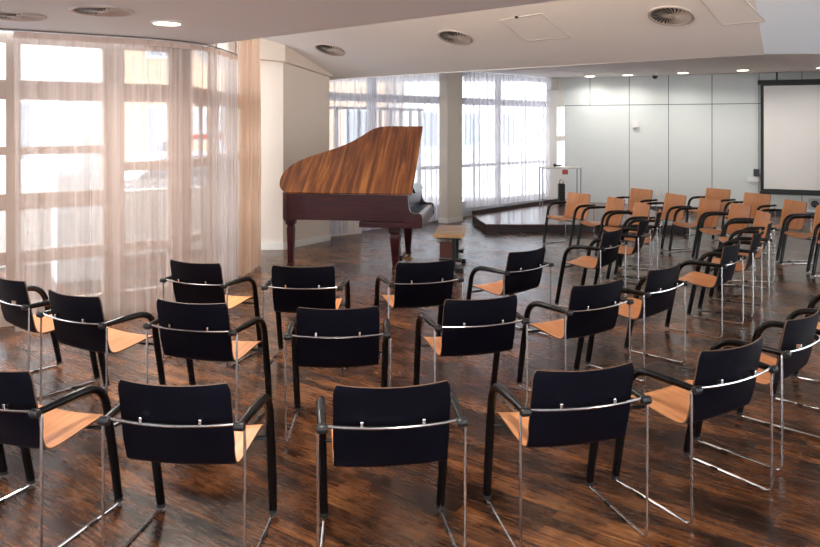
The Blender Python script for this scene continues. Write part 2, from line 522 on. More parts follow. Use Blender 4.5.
# ------------------------------------------------------------------ glazed facades
def facade(idx, a, b, posts, rails, z1=2.69, fm=None, depth=.09, name='window', post_w=.1, room_side=1):
    """frame with uprights at fractions/abs distances; rails: list of (bay or None, z0, z1)"""
    fm = fm or M['frame']
    a = Vector((*a, 0)); b = Vector((*b, 0)); d = (b-a); Lg = d.length; d.normalize()
    mb = MB()
    posts = sorted(posts)
    ang = math.atan2(d.y, d.x)
    for (s, w) in posts:
        c = a+d*s
        mb.box((c.x, c.y, z1/2), (w, depth, z1), ang)
    for i in range(len(posts)-1):
        s0 = posts[i][0]; s1 = posts[i+1][0]
        for (bay, r0, r1) in rails:
            if bay is None or i in bay:
                p0 = a+d*s0; p1 = a+d*s1
                mb.seg(p0, p1, r0, r1, depth*.8)
    root = struct(mb.build('%s_%d' % (name, idx), fm))
    nv = Vector((-d.y, d.x, 0))
    MB().seg(a+nv*.004, b+nv*.004, .02, z1-.02, .012).build('pane', M['glass'], root)
    return root
FA = (-9.0, 3.14); FB = (-2.42, 7.58)        # left facade plane
FL_ = math.hypot(FB[0]-FA[0], FB[1]-FA[1])
def fs(u):
    """distance along the left facade where image column u meets it"""
    k = (u-410)/729
    dx, dy = (FB[0]-FA[0])/FL_, (FB[1]-FA[1])/FL_
    t = (k*FA[1]-FA[0])/(dx-k*dy)
    return t
posts = [(fs(13), .12), (fs(113), .20), (fs(181), .10), (FL_-.05, .1)]
x0 = fs(13)
posts = [(x0-4.6, .12), (x0-2.9, .2), (x0-1.45, .12)]+posts
facade(1, FA, FB, posts,
       [(None, 2.08, 2.26), (None, 2.60, 2.69), (None, 0, .19),
        ((0, 1, 2, 3), 1.57, 1.645), ((0, 1, 2, 3), 1.06, 1.21), ((0, 1, 2, 3), .56, .68),
        ((4, 5), 1.39, 1.48), ((4, 5), .58, .67)])
facade(2, (-2.36, 7.62), (-2.30, 10.25), [(.05, .1), (1.0, .07), (1.9, .07), (2.6, .1)],
       [(None, 2.08, 2.26), (None, 3.1, 3.25), (None, 0, .19), (None, 1.39, 1.48), (None, .58, .67)], z1=3.25)
# far window wall, 45 degrees
BA = (-1.62, 12.25); BB = (3.55, 17.3)
def fb(u):
    k = (u-410)/729; l = math.hypot(BB[0]-BA[0], BB[1]-BA[1])
    dx, dy = (BB[0]-BA[0])/l, (BB[1]-BA[1])/l
    return (k*BA[1]-BA[0])/(dx-k*dy)
facade(3, BA, BB, [(.05, .1), (fb(372), .16), (fb(452), .5), (fb(498), .1), (7.15, .1)],
       [(None, 2.28, 2.42), (None, 2.85, 2.95), (None, 0, .3), (None, 1.0, 1.06)], z1=2.95, fm=M['frame_w'])

# ------------------------------------------------------------------ walls
t = .16
def wall(name, a, b, z1, m, z0=0, th=t, label=None):
    return struct(MB().seg(a, b, z0, z1, th).build(name, m), label)
mb = MB().prism([(-2.75, 10.86), (-1.89, 10.86), (-1.30, 11.75), (-1.52, 12.22), (-2.75, 12.22)], 0, lambda p: min(zs(p), 3.2)+.02)
struct(mb.build('wall_left', M['wall']), 'cream wall corner left of the piano')
mb = MB().seg((-2.7, 10.84), (-1.885, 10.84), 0, .1, .02).seg((-1.88, 10.845), (-1.285, 11.745), 0, .1, .02)
struct(mb.build('baseboard_left', M['skirt']))
# sloping soffit strip along the top of that wall
mb = MB()
F = [Vector((-2.6, 10.60, 0)), Vector((-1.84, 10.75, 0)), Vector((-1.24, 11.735, 0))]
Bk = [Vector((-2.6, 10.855, 0)), Vector((-1.897, 10.855, 0)), Vector((-1.31, 11.745, 0))]
zb = [2.86, 2.79, zs((-1.24, 11.735))-.03]
vs = []
for f_, b_, z_ in zip(F, Bk, zb): vs += [f_+Z*z_, b_+Z*z_, f_+Z*(zs(f_)+.01), b_+Z*(zs(b_)+.01)]
mb.add(vs, [(0, 4, 5, 1), (4, 8, 9, 5), (0, 2, 6, 4), (4, 6, 10, 8), (1, 5, 7, 3), (5, 9, 11, 7), (2, 3, 7, 6), (6, 7, 11, 10), (0, 1, 3, 2), (8, 10, 11, 9)])
struct(mb.build('trim_soffit', M['wall']))
# column
mb = MB()
cA = Vector((.71, 13.8, 0)); tv = Vector((.76, -.65, 0)); nv = Vector((.65, .76, 0))
col = [cA, cA-tv*.2, cA-tv*.2+nv*.47, cA+nv*.47]
mb.prism([(p.x, p.y) for p in col], 0, zf)
struct(mb.build('wall_column', M['column']), 'beige rectangular column before the far windows')
mb = MB(); 
col2 = [cA+(tv-nv)*.012, cA-tv*.212-nv*.012, cA-tv*.212+nv*.47, cA+nv*.47+tv*.012]
mb.prism([(p.x, p.y) for p in col2], 0, .1)
struct(mb.build('baseboard_column', M['skirt']))
# panelled far wall
WA = Vector((3.53, 16.6, 0)); WB = Vector((7.21, 15.1, 0)); wd = (WB-WA).normalized(); wn = Vector((wd.y, -wd.x, 0))   # towards the room
def ws(u, lift=0):
    """distance along far wall at image column u"""
    k = (u-410)/729
    A = WA+wn*lift
    return (k*A.y-A.x)/(wd.x-k*wd.y)
def wp(s, z, lift=0): return WA+wd*s+wn*lift+Z*z
def wz(u, v, lift=0):
    s = ws(u, lift); p = WA+wd*s+wn*lift
    return 1.828+(126.8-v)*p.y/729
wang = math.atan2(wd.y, wd.x)
def wall_box(mb, s0, s1, z0, z1, l0, l1, mi=0):
    return mb.box(wp((s0+s1)/2, (z0+z1)/2, (l0+l1)/2), (s1-s0, l1-l0, z1-z0), wang, mi)
mb = MB(); wall_box(mb, ws(564.6), 9, 0, zf+.1, -.2, -.012)
struct(mb.build('wall_back', M['groove']), 'pale blue panelled wall')
us = [564, 590, 629.2, 668.5, 712, 759, 802, 850, 905]
zj = 2.31
for i in range(len(us)-1):
    a_, b_ = ws(us[i])+.008, ws(us[i+1])-.008
    for (z0, z1) in ((.0, zj-.008), (zj+.008, zf)):
        if i == 0 and z0 == 0: a2, b2 = a_, ws(us[2])-.004
        elif i == 1 and z0 == 0: continue
        else: a2, b2 = a_, b_
        mb = MB(); wall_box(mb, a2, b2, z0, z1, -.012, .0)
        struct(mb.build('wall_back_panel', M['panel']))
mb = MB(); wall_box(mb, -.3, 9, 0, .1, 0, .012)
struct(mb.build('baseboard_back', mat('skirting_dark', (52, 56, 60), .5)))
# white return wall with tall slit window at the left end of the panels
mb = MB(); wall_box(mb, ws(547), ws(557.2), 0, zf, -.19, .05)
struct(mb.build('wall_return', M['skirt']))
mb = MB(); wall_box(mb, ws(557.2), ws(564.5), 2.28, zf, -.19, .02)
wall_box(mb, ws(557.2), ws(564.5), 0, .9, -.19, .02); wall_box(mb, ws(557.2), ws(564.5), 1.50, 1.62, -.19, .01)
struct(mb.build('wall_slit', M['skirt']))
# remaining shell, outside the picture; its windows are added for fill light
mb = MB().seg((-9, -5.08), (9, -5.08), 0, .3, t).seg((-9, -5.08), (9, -5.08), 2.58, 6.3, t)
for x in (-8.8, -4.4, 0, 4.4, 8.8): mb.seg((x-.2, -5.08), (x+.2, -5.08), .3, 2.58, t)
struct(mb.build('wall_front', M['wall']))
mb = MB()
for x in (-8.8, -4.4, 0, 4.4):
    mb.seg((x+.2, -5.08), (x+4.2, -5.08), .3, .36, .08).seg((x+.2, -5.08), (x+4.2, -5.08), 2.52, 2.58, .08).seg((x+2.17, -5.08), (x+2.23, -5.08), .3, 2.58, .08)
w4 = struct(mb.build('window_4', M['frame_w']))  # unseen rear glazing, added so daylight fills the room and ceiling
MB().seg((-8.6, -5.08), (8.6, -5.08), .3, 2.58, .012).build('pane', M['glass'], w4)
mb = MB().seg((9.08, -5), (9.08, 14.6), 0, .8, t).seg((9.08, -5), (9.08, 14.6), 2.55, 6.3, t)
for y in (-4.6, -.4, 3.8, 8.0, 14.0): mb.seg((9.08, y-.4), (9.08, y+.4), .8, 2.55, t)
mb.seg((9.08, 9), (9.08, 14), .8, 2.55, t)
struct(mb.build('wall_right', M['wall']))
mb = MB()
for y in (-4.6, -.4, 3.8):
    mb.seg((9.08, y+.4), (9.08, y+3.8), .8, .86, .08).seg((9.08, y+.4), (9.08, y+3.8), 2.49, 2.55, .08).seg((9.08, y+2.07), (9.08, y+2.13), .8, 2.55, .08)
w5 = struct(mb.build('window_5', M['frame_w']))  # unseen side glazing, added as more daylight fill
MB().seg((9.08, -4.2), (9.08, 7.6), .8, 2.55, .012).build('pane', M['glass'], w5)
wall('wall_side', (-9.08, -5), (-9.08, 3.2), 2.9, M['wall'])

# ------------------------------------------------------------------ stage
zst = .145
st = [(1.20, 14.0), (1.32, 12.64), (4.8, 12.5), (4.95, 15.95), (3.45, 16.5)]
root = thing('stage', 'low dark wooden stage platform in front of the panelled wall and far curtain', 'stage', (1.32, 12.64, 0))
loc = [(x-1.32, y-12.64) for x, y in st]
MB().prism(loc, 0, zst-.02).build('riser', M['stage_side'], root)
c = (sum(p[0] for p in loc)/5, sum(p[1] for p in loc)/5)
MB().prism([(c[0]+(x-c[0])*1.004, c[1]+(y-c[1])*1.004) for x, y in loc], zst-.02, zst-.002).build('top', M['stage_top'], root)
mb = MB()
mb.seg(loc[0], loc[4], zst, zst+.07, .03)
mb.build('edge_board', M['stage_side'], root)

# ------------------------------------------------------------------ curtains
def curtain(name, path, z0, ztop, m, label, pleat=.13, amp=.035, seed=1, group='sheer curtains', tape=True, flare=0):
    rnd = random.Random(seed)
    P = [Vector((p[0], p[1], 0)) for p in path]
    dens = spline(P, 24)
    # resample at 12 mm
    pts = [dens[0]]; acc = 0
    step = .012
    for i in range(1, len(dens)):
        a, b = dens[i-1], dens[i]; L_ = (b-a).length; d0 = 0
        while acc+L_-d0 >= step:
            d0 += step-acc; acc = 0
            pts.append(a+(b-a)*(d0/L_))
        acc += L_-d0
    n = len(pts); ph = 0; phs = []; am = []
    cur = pleat; a_c = amp; tgt = (pleat, amp); cnt = 0
    for i in range(n):
        if cnt <= 0:
            tgt = (pleat*rnd.uniform(.55, 1.6), amp*rnd.uniform(.45, 1.35)); cnt = rnd.randint(8, 18)
        cnt -= 1
        cur += (tgt[0]-cur)*.15; a_c += (tgt[1]-a_c)*.15
        ph += 2*PI*step/cur; phs.append(ph); am.append(a_c)
    rows = 9
    vs = []; fs = []
    for r in range(rows):
        f = r/(rows-1)
        for i, p in enumerate(pts):
            t_ = (pts[min(i+1, n-1)]-pts[max(i-1, 0)]).normalized()
            nn = Vector((-t_.y, t_.x, 0))
            zt = ztop(p) if callable(ztop) else ztop
            z = z0+(zt-z0)*f
            k = 1-.55*f**3
            w = math.sin(phs[i])+.25*math.sin(2.3*phs[i]+1.3)+.12*math.sin(5*f+phs[i]*.31)
            q = p+nn*am[i]*k*w+t_*(.01*math.sin(phs[i]*.7+4*f))
            vs.append((q.x, q.y, z))
    for r in range(rows-1):
        for i in range(n-1):
            fs.append((r*n+i, r*n+i+1, (r+1)*n+i+1, (r+1)*n+i))
    root = thing(name, label, 'curtain', tuple(pts[0]), 0, group)
    o0 = pts[0]
    mb = MB().add([(x-o0.x, y-o0.y, z) for x, y, z in vs], fs)
    mb.build('cloth', m, root, smooth='all')
    if tape:
        vs2 = []; fs2 = []
        for i in range(n):
            for (dz, dn) in ((-.045, -.004), (.01, -.004), (.01, .004), (-.045, .004)):
                t_ = (pts[min(i+1, n-1)]-pts[max(i-1, 0)]).normalized(); nn = Vector((-t_.y, t_.x, 0))
                b = Vector(vs[(rows-1)*n+i])
                w = b+nn*dn+Z*dz
                vs2.append((w.x-o0.x, w.y-o0.y, w.z))
        for i in range(n-1):
            for k in range(4):
                fs2.append((i*4+k, i*4+(k+1) % 4, (i+1)*4+(k+1) % 4, (i+1)*4+k))
        MB().add(vs2, fs2).build('heading_tape', M['tape'], root)
    return root
LP = [(-7.9, 3.62), (-6.2, 4.66), (-4.6, 5.72), (-3.55, 6.36)]
curtain('sheer_curtain', LP[0:3]+[(-3.62, 6.34)], .02, 2.655, M['sheer'], 'sheer rose curtain at the extreme left edge, before the first window door', seed=3)
main = [(-3.47, 6.40), (-2.95, 6.73), (-2.5, 7.03), (-2.18, 7.42), (-2.08, 7.95), (-2.05, 8.66)]
curtain('sheer_curtain', main, .02, 2.655, M['sheer'], 'wide sheer rose curtain across the left windows, turning the corner', seed=5)
curtain('sheer_curtain', [(-2.06, 8.80), (-2.02, 9.06), (-1.99, 9.5), (-2.02, 9.72)], .02, lambda p: 3.2, M['sheer_o'], 'narrow sheer curtain, warm light painted into its cloth, hanging from the higher ceiling beside the wall corner', seed=8, pleat=.12, amp=.04)
# rail along the ceiling
rl = spline([Vector((x, y, 2.681)) for x, y in LP[:3]+main], 10)
o = MB().tube(rl, .008, 6).build('curtain_rail', M['rail'])
tag(o, 'dark curtain rail fixed under the low ceiling above the left curtain', 'curtain rail')
def d_bl(x, y): return (x, y)
curtain('sheer_curtain', [(-1.36, 12.02), (-.7, 12.72), (.0, 13.42), (.62, 14.08)], .03, 2.84, M['sheer_w'], 'white sheer curtain behind the piano, left of the beige column', pleat=.15, seed=12, tape=False)
curtain('sheer_curtain', [(1.08, 14.32), (1.9, 15.12), (2.6, 15.82), (3.10, 16.30)], zst+.08, 2.92, M['sheer_w'], 'white sheer curtain behind the stage, right of the beige column', pleat=.15, seed=15, tape=False)

# ------------------------------------------------------------------ projection screen
sl = .09
s0, s1 = ws(760.5, sl), ws(860, sl)
zt_, zb_ = wz(762, 84.5, sl), wz(762, 192, sl)
p0 = wp((s0+s1)/2, 0, sl)
root = thing('projection_screen', 'large white pull-down projection screen with black border at the right edge', 'screen', (p0.x, p0.y, 0), wang)
W = s1-s0
MB().box((0, 0, (zt_+zb_)/2), (W, .006, zt_-zb_)).build('black_border', M['scr_frame'], root)
mb = MB(); nx = 60
vs = []; fs_ = []
for j in range(2):
    for i in range(nx+1):
        x = -W/2+.06+(W-.12)*i/nx
        zz_ = (zb_+.07) if j == 0 else zt_-.03
        y = -.010-.030*(1+math.sin(x*6.1+1.1*j+2.2))*(.35+.65*(1-j))*.5-.010*math.sin(x*13+2*j)
        vs.append((x, y-.006, zz_))
for i in range(nx): fs_.append((i, i+1, nx+2+i, nx+1+i))
mb.add(vs, fs_); mb.build('cloth', M['screen'], root, smooth='all')
MB().box((0, -.005, zb_-.01), (W+.02, .05, .06)).build('bottom_bar', M['scr_frame'], root)
MB().box((0, 0, zt_+.04), (W+.1, .09, .09)).build('casing', M['scr_frame'], root)
for x in (-W/2+.3, W/2-.3):
    MB().box((x, -.02, (zt_+.08+zf)/2), (.03, .03, zf-zt_-.08)).build('hanger', M['scr_frame'], root)

# ------------------------------------------------------------------ things on the panelled wall
def wall_thing(name, label, cat, u0, u1, v0, v1, depth, m, group=None):
    s0, s1 = ws(u0), ws(u1); z1, z0 = wz((u0+u1)/2, v0), wz((u0+u1)/2, v1)
    mb = MB().box((0, 0, 0), (s1-s0, depth, z1-z0))
    o = mb.build(name, m, bevel=.006)
    o.location = wp((s0+s1)/2, (z0+z1)/2, depth/2+.001); o.rotation_euler = (0, 0, wang)
    return tag(o, label, cat, group)
wall_thing('motion_sensor', 'small white box sensor halfway up the pale blue wall', 'sensor', 632.5, 639, 121, 127.5, .05, M['plastic_w'])
wall_thing('control_box', 'small dark box on the wall just left of the projection screen', 'control box', 753.5, 759.3, 169, 176.2, .06, M['plastic_d'])
wall_thing('wall_switch_plate', 'white panel on the wall under the dark box, left of the screen', 'switch', 747.5, 759, 176.6, 181.5, .04, M['plastic_w'])
wall_thing('wall_socket', 'left one of two white sockets low on the pale blue wall', 'socket', 655.5, 660, 189.5, 195.5, .02, M['plastic_w'], 'white sockets on the far wall')
wall_thing('wall_socket', 'right one of two white sockets low on the pale blue wall', 'socket', 662, 667, 190, 195.5, .02, M['plastic_w'], 'white sockets on the far wall')
# socket plate below the screen
s_a = ws(809)
root = thing('cable_outlet', 'dark round cable outlet on a grey plate under the projection screen', 'outlet', tuple(wp(s_a+.1, wz(814, 204), .002)), wang)
MB().box((0, -.008, 0), (.22, .016, .22)).build('plate', M['grey_pl'], root, bevel=.004)
mb = MB().lathe([(.07, 0), (.07, .03), (.05, .045)], 20, tf=Matrix.Rotation(PI/2, 4, 'X') @ Matrix.Translation((0, 0, .012)))
mb.build('plug', M['plastic_d'], root, smooth=True)
MB().tube(spline([(.05, -.03, -.03), (.1, -.06, -.12), (.02, -.06, -.24), (-.08, -.03, -.3)], 6), .009, 6).build('cable', M['plastic_w'], root, smooth=True)
# loudspeaker box at the top left of the panels
sp = wp(ws(556), (wz(556, 78.6)+wz(556, 90.7))/2, .22)
root = thing('wall_speaker', 'grey box loudspeaker high on the wall between curtain and panels', 'speaker', tuple(sp), wang+.5)
MB().box((0, 0, 0), (.2, .18, .27)).build('cabinet', M['grey_pl'], root, bevel=.01)
MB().box((0, -.093, 0), (.17, .008, .24)).build('grille', M['vent_m'], root)
MB().box((.03, .14, 0), (.04, .16, .05)).build('bracket', M['iron'], root)
# dome camera under the back ceiling
Y = 15.2; root = thing('dome_camera', 'small white dome camera under the ceiling between two spotlights', 'camera', ((655-410)/729*Y, Y, zf))
MB().lathe([(.07, 0), (.07, -.03), (.05, -.05)], 20).build('base', M['plastic_w'], root, smooth=True)
MB().lathe([(.055, -.045), (.055, -.07), (.04, -.10), (.015, -.115)], 20).build('dome', M['plastic_d'], root, smooth=True)

# ------------------------------------------------------------------ side table on the stage
Yt = 15.45; xt = (560-410)/729*Yt
root = thing('side_table', 'tall slim steel-legged table at the back of the stage', 'table', (xt, Yt, zst), 0)
hw = .40; zt2 = 1.828-.145+(126.8-167.5)*Yt/729
MB().box((0, 0, zt2), (2*hw+.04, .42, .03)).build('top', M['tabletop'], root, bevel=.006)
for (x, y) in ((-hw, -.17), (hw, -.17), (-hw, .17), (hw, .17)):
    MB().tube([(x, y, 0), (x, y, zt2-.012)], .011, 8).build('leg', M['steel'], root)
mb = MB()
mb.tube([(-hw, .17, .12), (hw, .17, .12)], .008, 6); mb.build('stretcher', M['steel'], root)
zz0 = zst+zt2+.015
root = thing('microphone', 'black microphone lying on the slim table at the back of the stage', 'microphone', (xt-.10, Yt-.05, zz0+.03), .4)
MB().tube([(0, 0, 0), (.16, 0, .002)], [.02, .014], 10).build('handle', M['iron'], root, smooth=True)
mb = MB().lathe([(.004, -.034), (.022, -.026), (.033, -.005), (.03, .018), (.016, .032)], 12, tf=Matrix.Translation((-.02, 0, .004)))
mb.build('head', M['iron'], root, smooth=True)
o = MB().box((0, 0, 0), (.13, .012, .26)).box((0, -.007, .06), (.12, .003, .1), 0, 1).build('leaflet', [M['paper_w'], M['paper_r']])
o.location = (xt+.06, Yt-.22, zz0-.155)
tag(o, 'red and white leaflet hanging from the front of the slim table', 'leaflet')
root = thing('black_bag', 'black upright bag standing under the slim table on the stage', 'bag', (xt+.03, Yt+.0, zst))
MB().prism([(-.065, -.08), (.065, -.08), (.065, .08), (-.065, .08)], 0, .48).build('body', M['rubber'], root, bevel=.02)
MB().tube(spline([(-.035, 0, .47), (-.03, 0, .55), (.03, 0, .55), (.035, 0, .47)], 6), .008, 6).build('handle', M['rubber'], root)

# ------------------------------------------------------------------ grand piano
PO = (.15, 8.93); PR = math.radians(-8)
root = thing('grand_piano', 'reddish-brown grand piano with its lid raised, beside the left windows', 'piano', (PO[0], PO[1], 0), PR)
outline = [(-1.71, 0), (-1.815, .10), (-1.85, .26), (-1.825, .42), (-1.74, .57), (-1.58, .70), (-1.40, .80), (-1.22, .91), (-1.06, 1.03), (-.93, 1.17), (-.82, 1.30), (-.70, 1.37), (-.56, 1.385)]
curve = spline([Vector((x, y, 0)) for x, y in outline], 5)
def shape(x1, inset=0.):
    return [(x1, inset)]+[(p.x+(inset if p.x < -.6 else 0), min(max(p.y, inset), 1.385-inset)) for p in curve]+[(x1, 1.385-inset)]
rim = shape(-.20, .015)
inn = []
cx, cy = -.8, .6
for p in rim:
    dx, dy = cx-p[0], cy-p[1]; l = math.hypot(dx, dy); inn.append((p[0]+dx/l*.05, p[1]+dy/l*.05))
mb = MB(); n = len(rim)
vs = [(x, y, .66) for x, y in rim]+[(x, y, .985) for x, y in rim]+[(x, y, .66) for x, y in inn]+[(x, y, .985) for x, y in inn]
fs_ = []
for i in range(n):
    j = (i+1) % n
    fs_ += [(i, j, n+j, n+i), (2*n+i, 3*n+i, 3*n+j, 2*n+j), (n+i, n+j, 3*n+j, 3*n+i), (i, 2*n+i, 2*n+j, j)]
mb.add(vs, fs_); mb.build('case', M['mahog'], root, smooth=True)
MB().prism([(x*.985-.012, y*.985+.01) for x, y in inn], .665, .80).build('soundboard', M['mahog'], root)
plate = MB().prism([(cx+(x-cx)*.93, cy+(y-cy)*.93) for x, y in inn], .86, .875)
plate = plate.build('iron_plate', M['gold'], root)
# belly moulding + keybed
MB().box((-.40, .69, .615), (.78, 1.40, .07)).build('keybed', M['mahog'], root, bevel=.008)
prof = [(-.22, .60), (-.0, .60), (.0, .70), (-.01, .745), (-.05, .765), (-.10, .76), (-.14, .775), (-.165, .82), (-.175, .90), (-.18, .985), (-.22, .985)]
for y0 in (0.0, 1.335):
    vs = [(x, y0, z) for x, z in prof]+[(x, y0+.05, z) for x, z in prof]; k = len(prof)
    MB().add(vs, [tuple(range(k)), tuple(range(k, 2*k))[::-1]]+[(i, (i+1) % k, k+(i+1) % k, k+i) for i in range(k)]).build('key_cheek', M['mahog'], root)
mb = MB()
for i in range(52):
    y = .06+1.265*(i+.5)/52
    mb.box((-.10, y, .725), (.15, 1.265/52-.0015, .02))
mb.build('white_keys', M['ivory'], root)
mb = MB(); pat = [1, 1, 0, 1, 1, 1, 0]
for i in range(51):
    if pat[i % 7]: mb.box((-.125, .06+1.265*(i+1)/52, .742), (.095, .011, .014))
mb.build('black_keys', M['ebony'], root)
MB().box((-.012, .69, .685), (.024, 1.29, .05)).build('key_slip', M['mahog'], root)
MB().box((-.185, .69, .84), (.02, 1.28, .24)).build('fallboard', M['ebony'], root)
mb = MB()
mb.add([(-.155, .30, .985), (-.12, .30, .985), (-.155, 1.10, .985), (-.12, 1.10, .985), (-.20, .34, 1.075), (-.165, .34, 1.075), (-.20, 1.06, 1.075), (-.165, 1.06, 1.075)],
       [(0, 1, 3, 2), (4, 6, 7, 5), (0, 4, 5, 1), (2, 3, 7, 6), (0, 2, 6, 4), (1, 5, 7, 3)])
mb.build('music_desk', M['ebony'], root)
# lid, hinged along the straight side
al = math.asin(.83/1.385)
lo_ = shape(-.125, 0)
lo_ = [(x-.012 if x < -.6 else x, y) for x, y in lo_]
mb = MB().prism(lo_, 0, .022)
lid = mb.build('lid', M['lidwood'], root, bevel=.004)
lid.location = (0, 0, .99); lid.rotation_euler = (al, 0, 0)
lid['label'] = 'raised walnut-veneered lid'
MB().tube([(-.5, 1.32, .9), (-.45, 1.30*math.cos(al)+.04, .99+1.28*math.sin(al))], .012, 8).build('lid_prop', M['mahog'], root)
for (x, y) in ((-.35, .11), (-.35, 1.24), (-1.72, .19)):
    ztp = .585 if x > -1 else .66
    mb = MB()
    q_ = .075 if x > -1 else .058
    secs = [(q_, ztp), (q_, ztp-.07), (q_-.02, ztp-.09), (q_-.013, ztp-.14), (.034, .09), (.042, .07), (.042, .05)]
    vs = []; fs_ = []
    for (r, z) in secs: vs += [(x-r, y-r, z), (x+r, y-r, z), (x+r, y+r, z), (x-r, y+r, z)]
    for i in range(len(secs)-1):
        for k in range(4): fs_.append((i*4+k, i*4+(k+1) % 4, (i+1)*4+(k+1) % 4, (i+1)*4+k))
    fs_ += [(0, 1, 2, 3), tuple(range(4*len(secs)-4, 4*len(secs)))]
    lg = mb.add(vs, fs_).build('leg', M['mahog'], root, bevel=.005)
    mb = MB()
    mb.lathe([(.022, -.012), (.027, -.006), (.027, .006), (.022, .012)], 16, tf=Matrix.Translation((x+.01, y, .027)) @ Matrix.Rotation(PI/2, 4, 'X'))
    mb.box((x, y, .048), (.02, .045, .02))
    mb.build('caster', M['brass'], lg)
# tail block seen at the left end
MB().box((-1.72, .19, .645), (.15, .17, .03)).build('leg_block', M['mahog'], root, bevel=.008)
# pedal lyre
ly = MB()
for y in (.60, .78): ly.tube([(-.42, y, .58), (-.40, y, .13)], .016, 8)
ly.box((-.40, .69, .11), (.14, .30, .07))
ly = ly.build('pedal_lyre', M['mahog'], root)
for y in (.62, .69, .76):
    MB().box((-.28, y, .085), (.14, .022, .012)).build('pedal', M['brass'], ly, bevel=.003)

# ------------------------------------------------------------------ piano bench
bx, by, br = .53, 9.46, math.radians(-7)
root = thing('piano_bench', 'wooden-topped piano bench with black iron posts at the keyboard', 'bench', (bx, by, 0), br)
MB().box((0, 0, .472), (.38, .86, .05)).build('top', M['benchtop'], root, bevel=.012)
MB().box((0, 0, .435), (.30, .74, .026)).build('apron', M['iron'], root)
for y in (-.33, .33):
    lg = MB().box((.06, y, .235), (.045, .05, .385)).box((0, y, .045), (.36, .05, .03)).build('post', M['iron'], root, bevel=.006)
    for x in (-.15, .15):
        MB().lathe([(.03, 0), (.034, .012), (.026, .03)], 14, (x, y, 0)).build('foot', M['rubber'], lg, smooth=True)
    MB().tube([(.05, y, .16), (.15, y, .16)], [.012, .03], 10).build('knob', M['iron'], lg, smooth=True)
MB().box((-.02, -.30, .28), (.20, .02, .20)).build('side_panel', M['benchwood'], root)
MB().box((-.02, .05, .28), (.02, .66, .20)).build('back_panel', M['benchwood'], root)

# ------------------------------------------------------------------ armchairs
def shell_section(n=22):
    """profile (y,z) of the bent plywood from the top of the back to the seat front"""
    ctrl = [(-.262, .792), (-.245, .70), (-.222, .60), (-.190, .50), (-.165, .445), (-.140, .424), (-.105, .418), (-.03, .424), (.08, .438), (.16, .446), (.205, .440), (.232, .420)]
    return spline([Vector((0, y, z)) for y, z in ctrl], 4)
SEC = shell_section()
def halfw(i):
    y, z = SEC[i].y, SEC[i].z
    f = i/(len(SEC)-1)
    if z > .5: return .239
    if y < -.10: return .236
    return   .236+.004*min(1, (y+.10)/.25)
def shell(i0, i1, name, parent, round_end):
    nx = 15; th = .0085
    front = []; back = []
    for i in range(i0, i1+1):
        p = SEC[i]
        a = SEC[max(i-1, 0)]; b = SEC[min(i+1, len(SEC)-1)]
        tg = (b-a).normalized()
        nn = Vector((0, -tg.z, tg.y))       # towards the sitter / upwards
        if nn.z < 0 and abs(nn.z) > abs(nn.y): nn = -nn
        if p.z > .47 and nn.y < 0: nn = -nn
        hw_ = halfw(i)
        # rounded free corners
        if round_end == 'top' and i-i0 < 2: hw_ -= (.014, .004)[i-i0]
        if round_end == 'front' and i1-i < 4: hw_ -= (.045, .024, .011, .003)[i1-i]
        curl = .042*min(1, max(0, (p.z-.43)/.2))     # back is dished sideways
        dish = .012 if p.z < .46 else 0.
        rf = []; rb = []
        for k in range(nx):
            t = -1+2*k/(nx-1)
            q = Vector((t*hw_, p.y-curl*(1-t*t)+curl*.55, p.z-dish*(1-t*t)-.006*(1-t*t)*max(0, min(1, (p.z-.70)/.09))))
            rf.append(q+nn*th*.5); rb.append(q-nn*th*.5)
        front.append(rf); back.append(rb)
    m_ = len(front)
    vs = [q for r in front for q in r]+[q for r in back for q in r]
    o = m_*nx
    mb = MB()
    fF = [(i*nx+k, i*nx+k+1, (i+1)*nx+k+1, (i+1)*nx+k) for i in range(m_-1) for k in range(nx-1)]
    fB = [tuple(o+x for x in f)[::-1] for f in fF]
    per = [(i*nx) for i in range(m_)]
    fE = []
    for i in range(m_-1):
        fE.append((i*nx, (i+1)*nx, o+(i+1)*nx, o+i*nx))
        fE.append((i*nx+nx-1, o+i*nx+nx-1, o+(i+1)*nx+nx-1, (i+1)*nx+nx-1))
    for k in range(nx-1):
        fE.append((k, o+k, o+k+1, k+1))
        fE.append(((m_-1)*nx+k, (m_-1)*nx+k+1, o+(m_-1)*nx+k+1, o+(m_-1)*nx+k))
    mb.v = [tuple(v) for v in vs]
    mb.f = fF+fB+fE; mb.mi = [0]*len(fF)+[1]*len(fB)+[2]*len(fE)
    return mb.build(name, [M['beech'], M['black'], M['plyedge']], parent, smooth=True)
SPLIT = 21
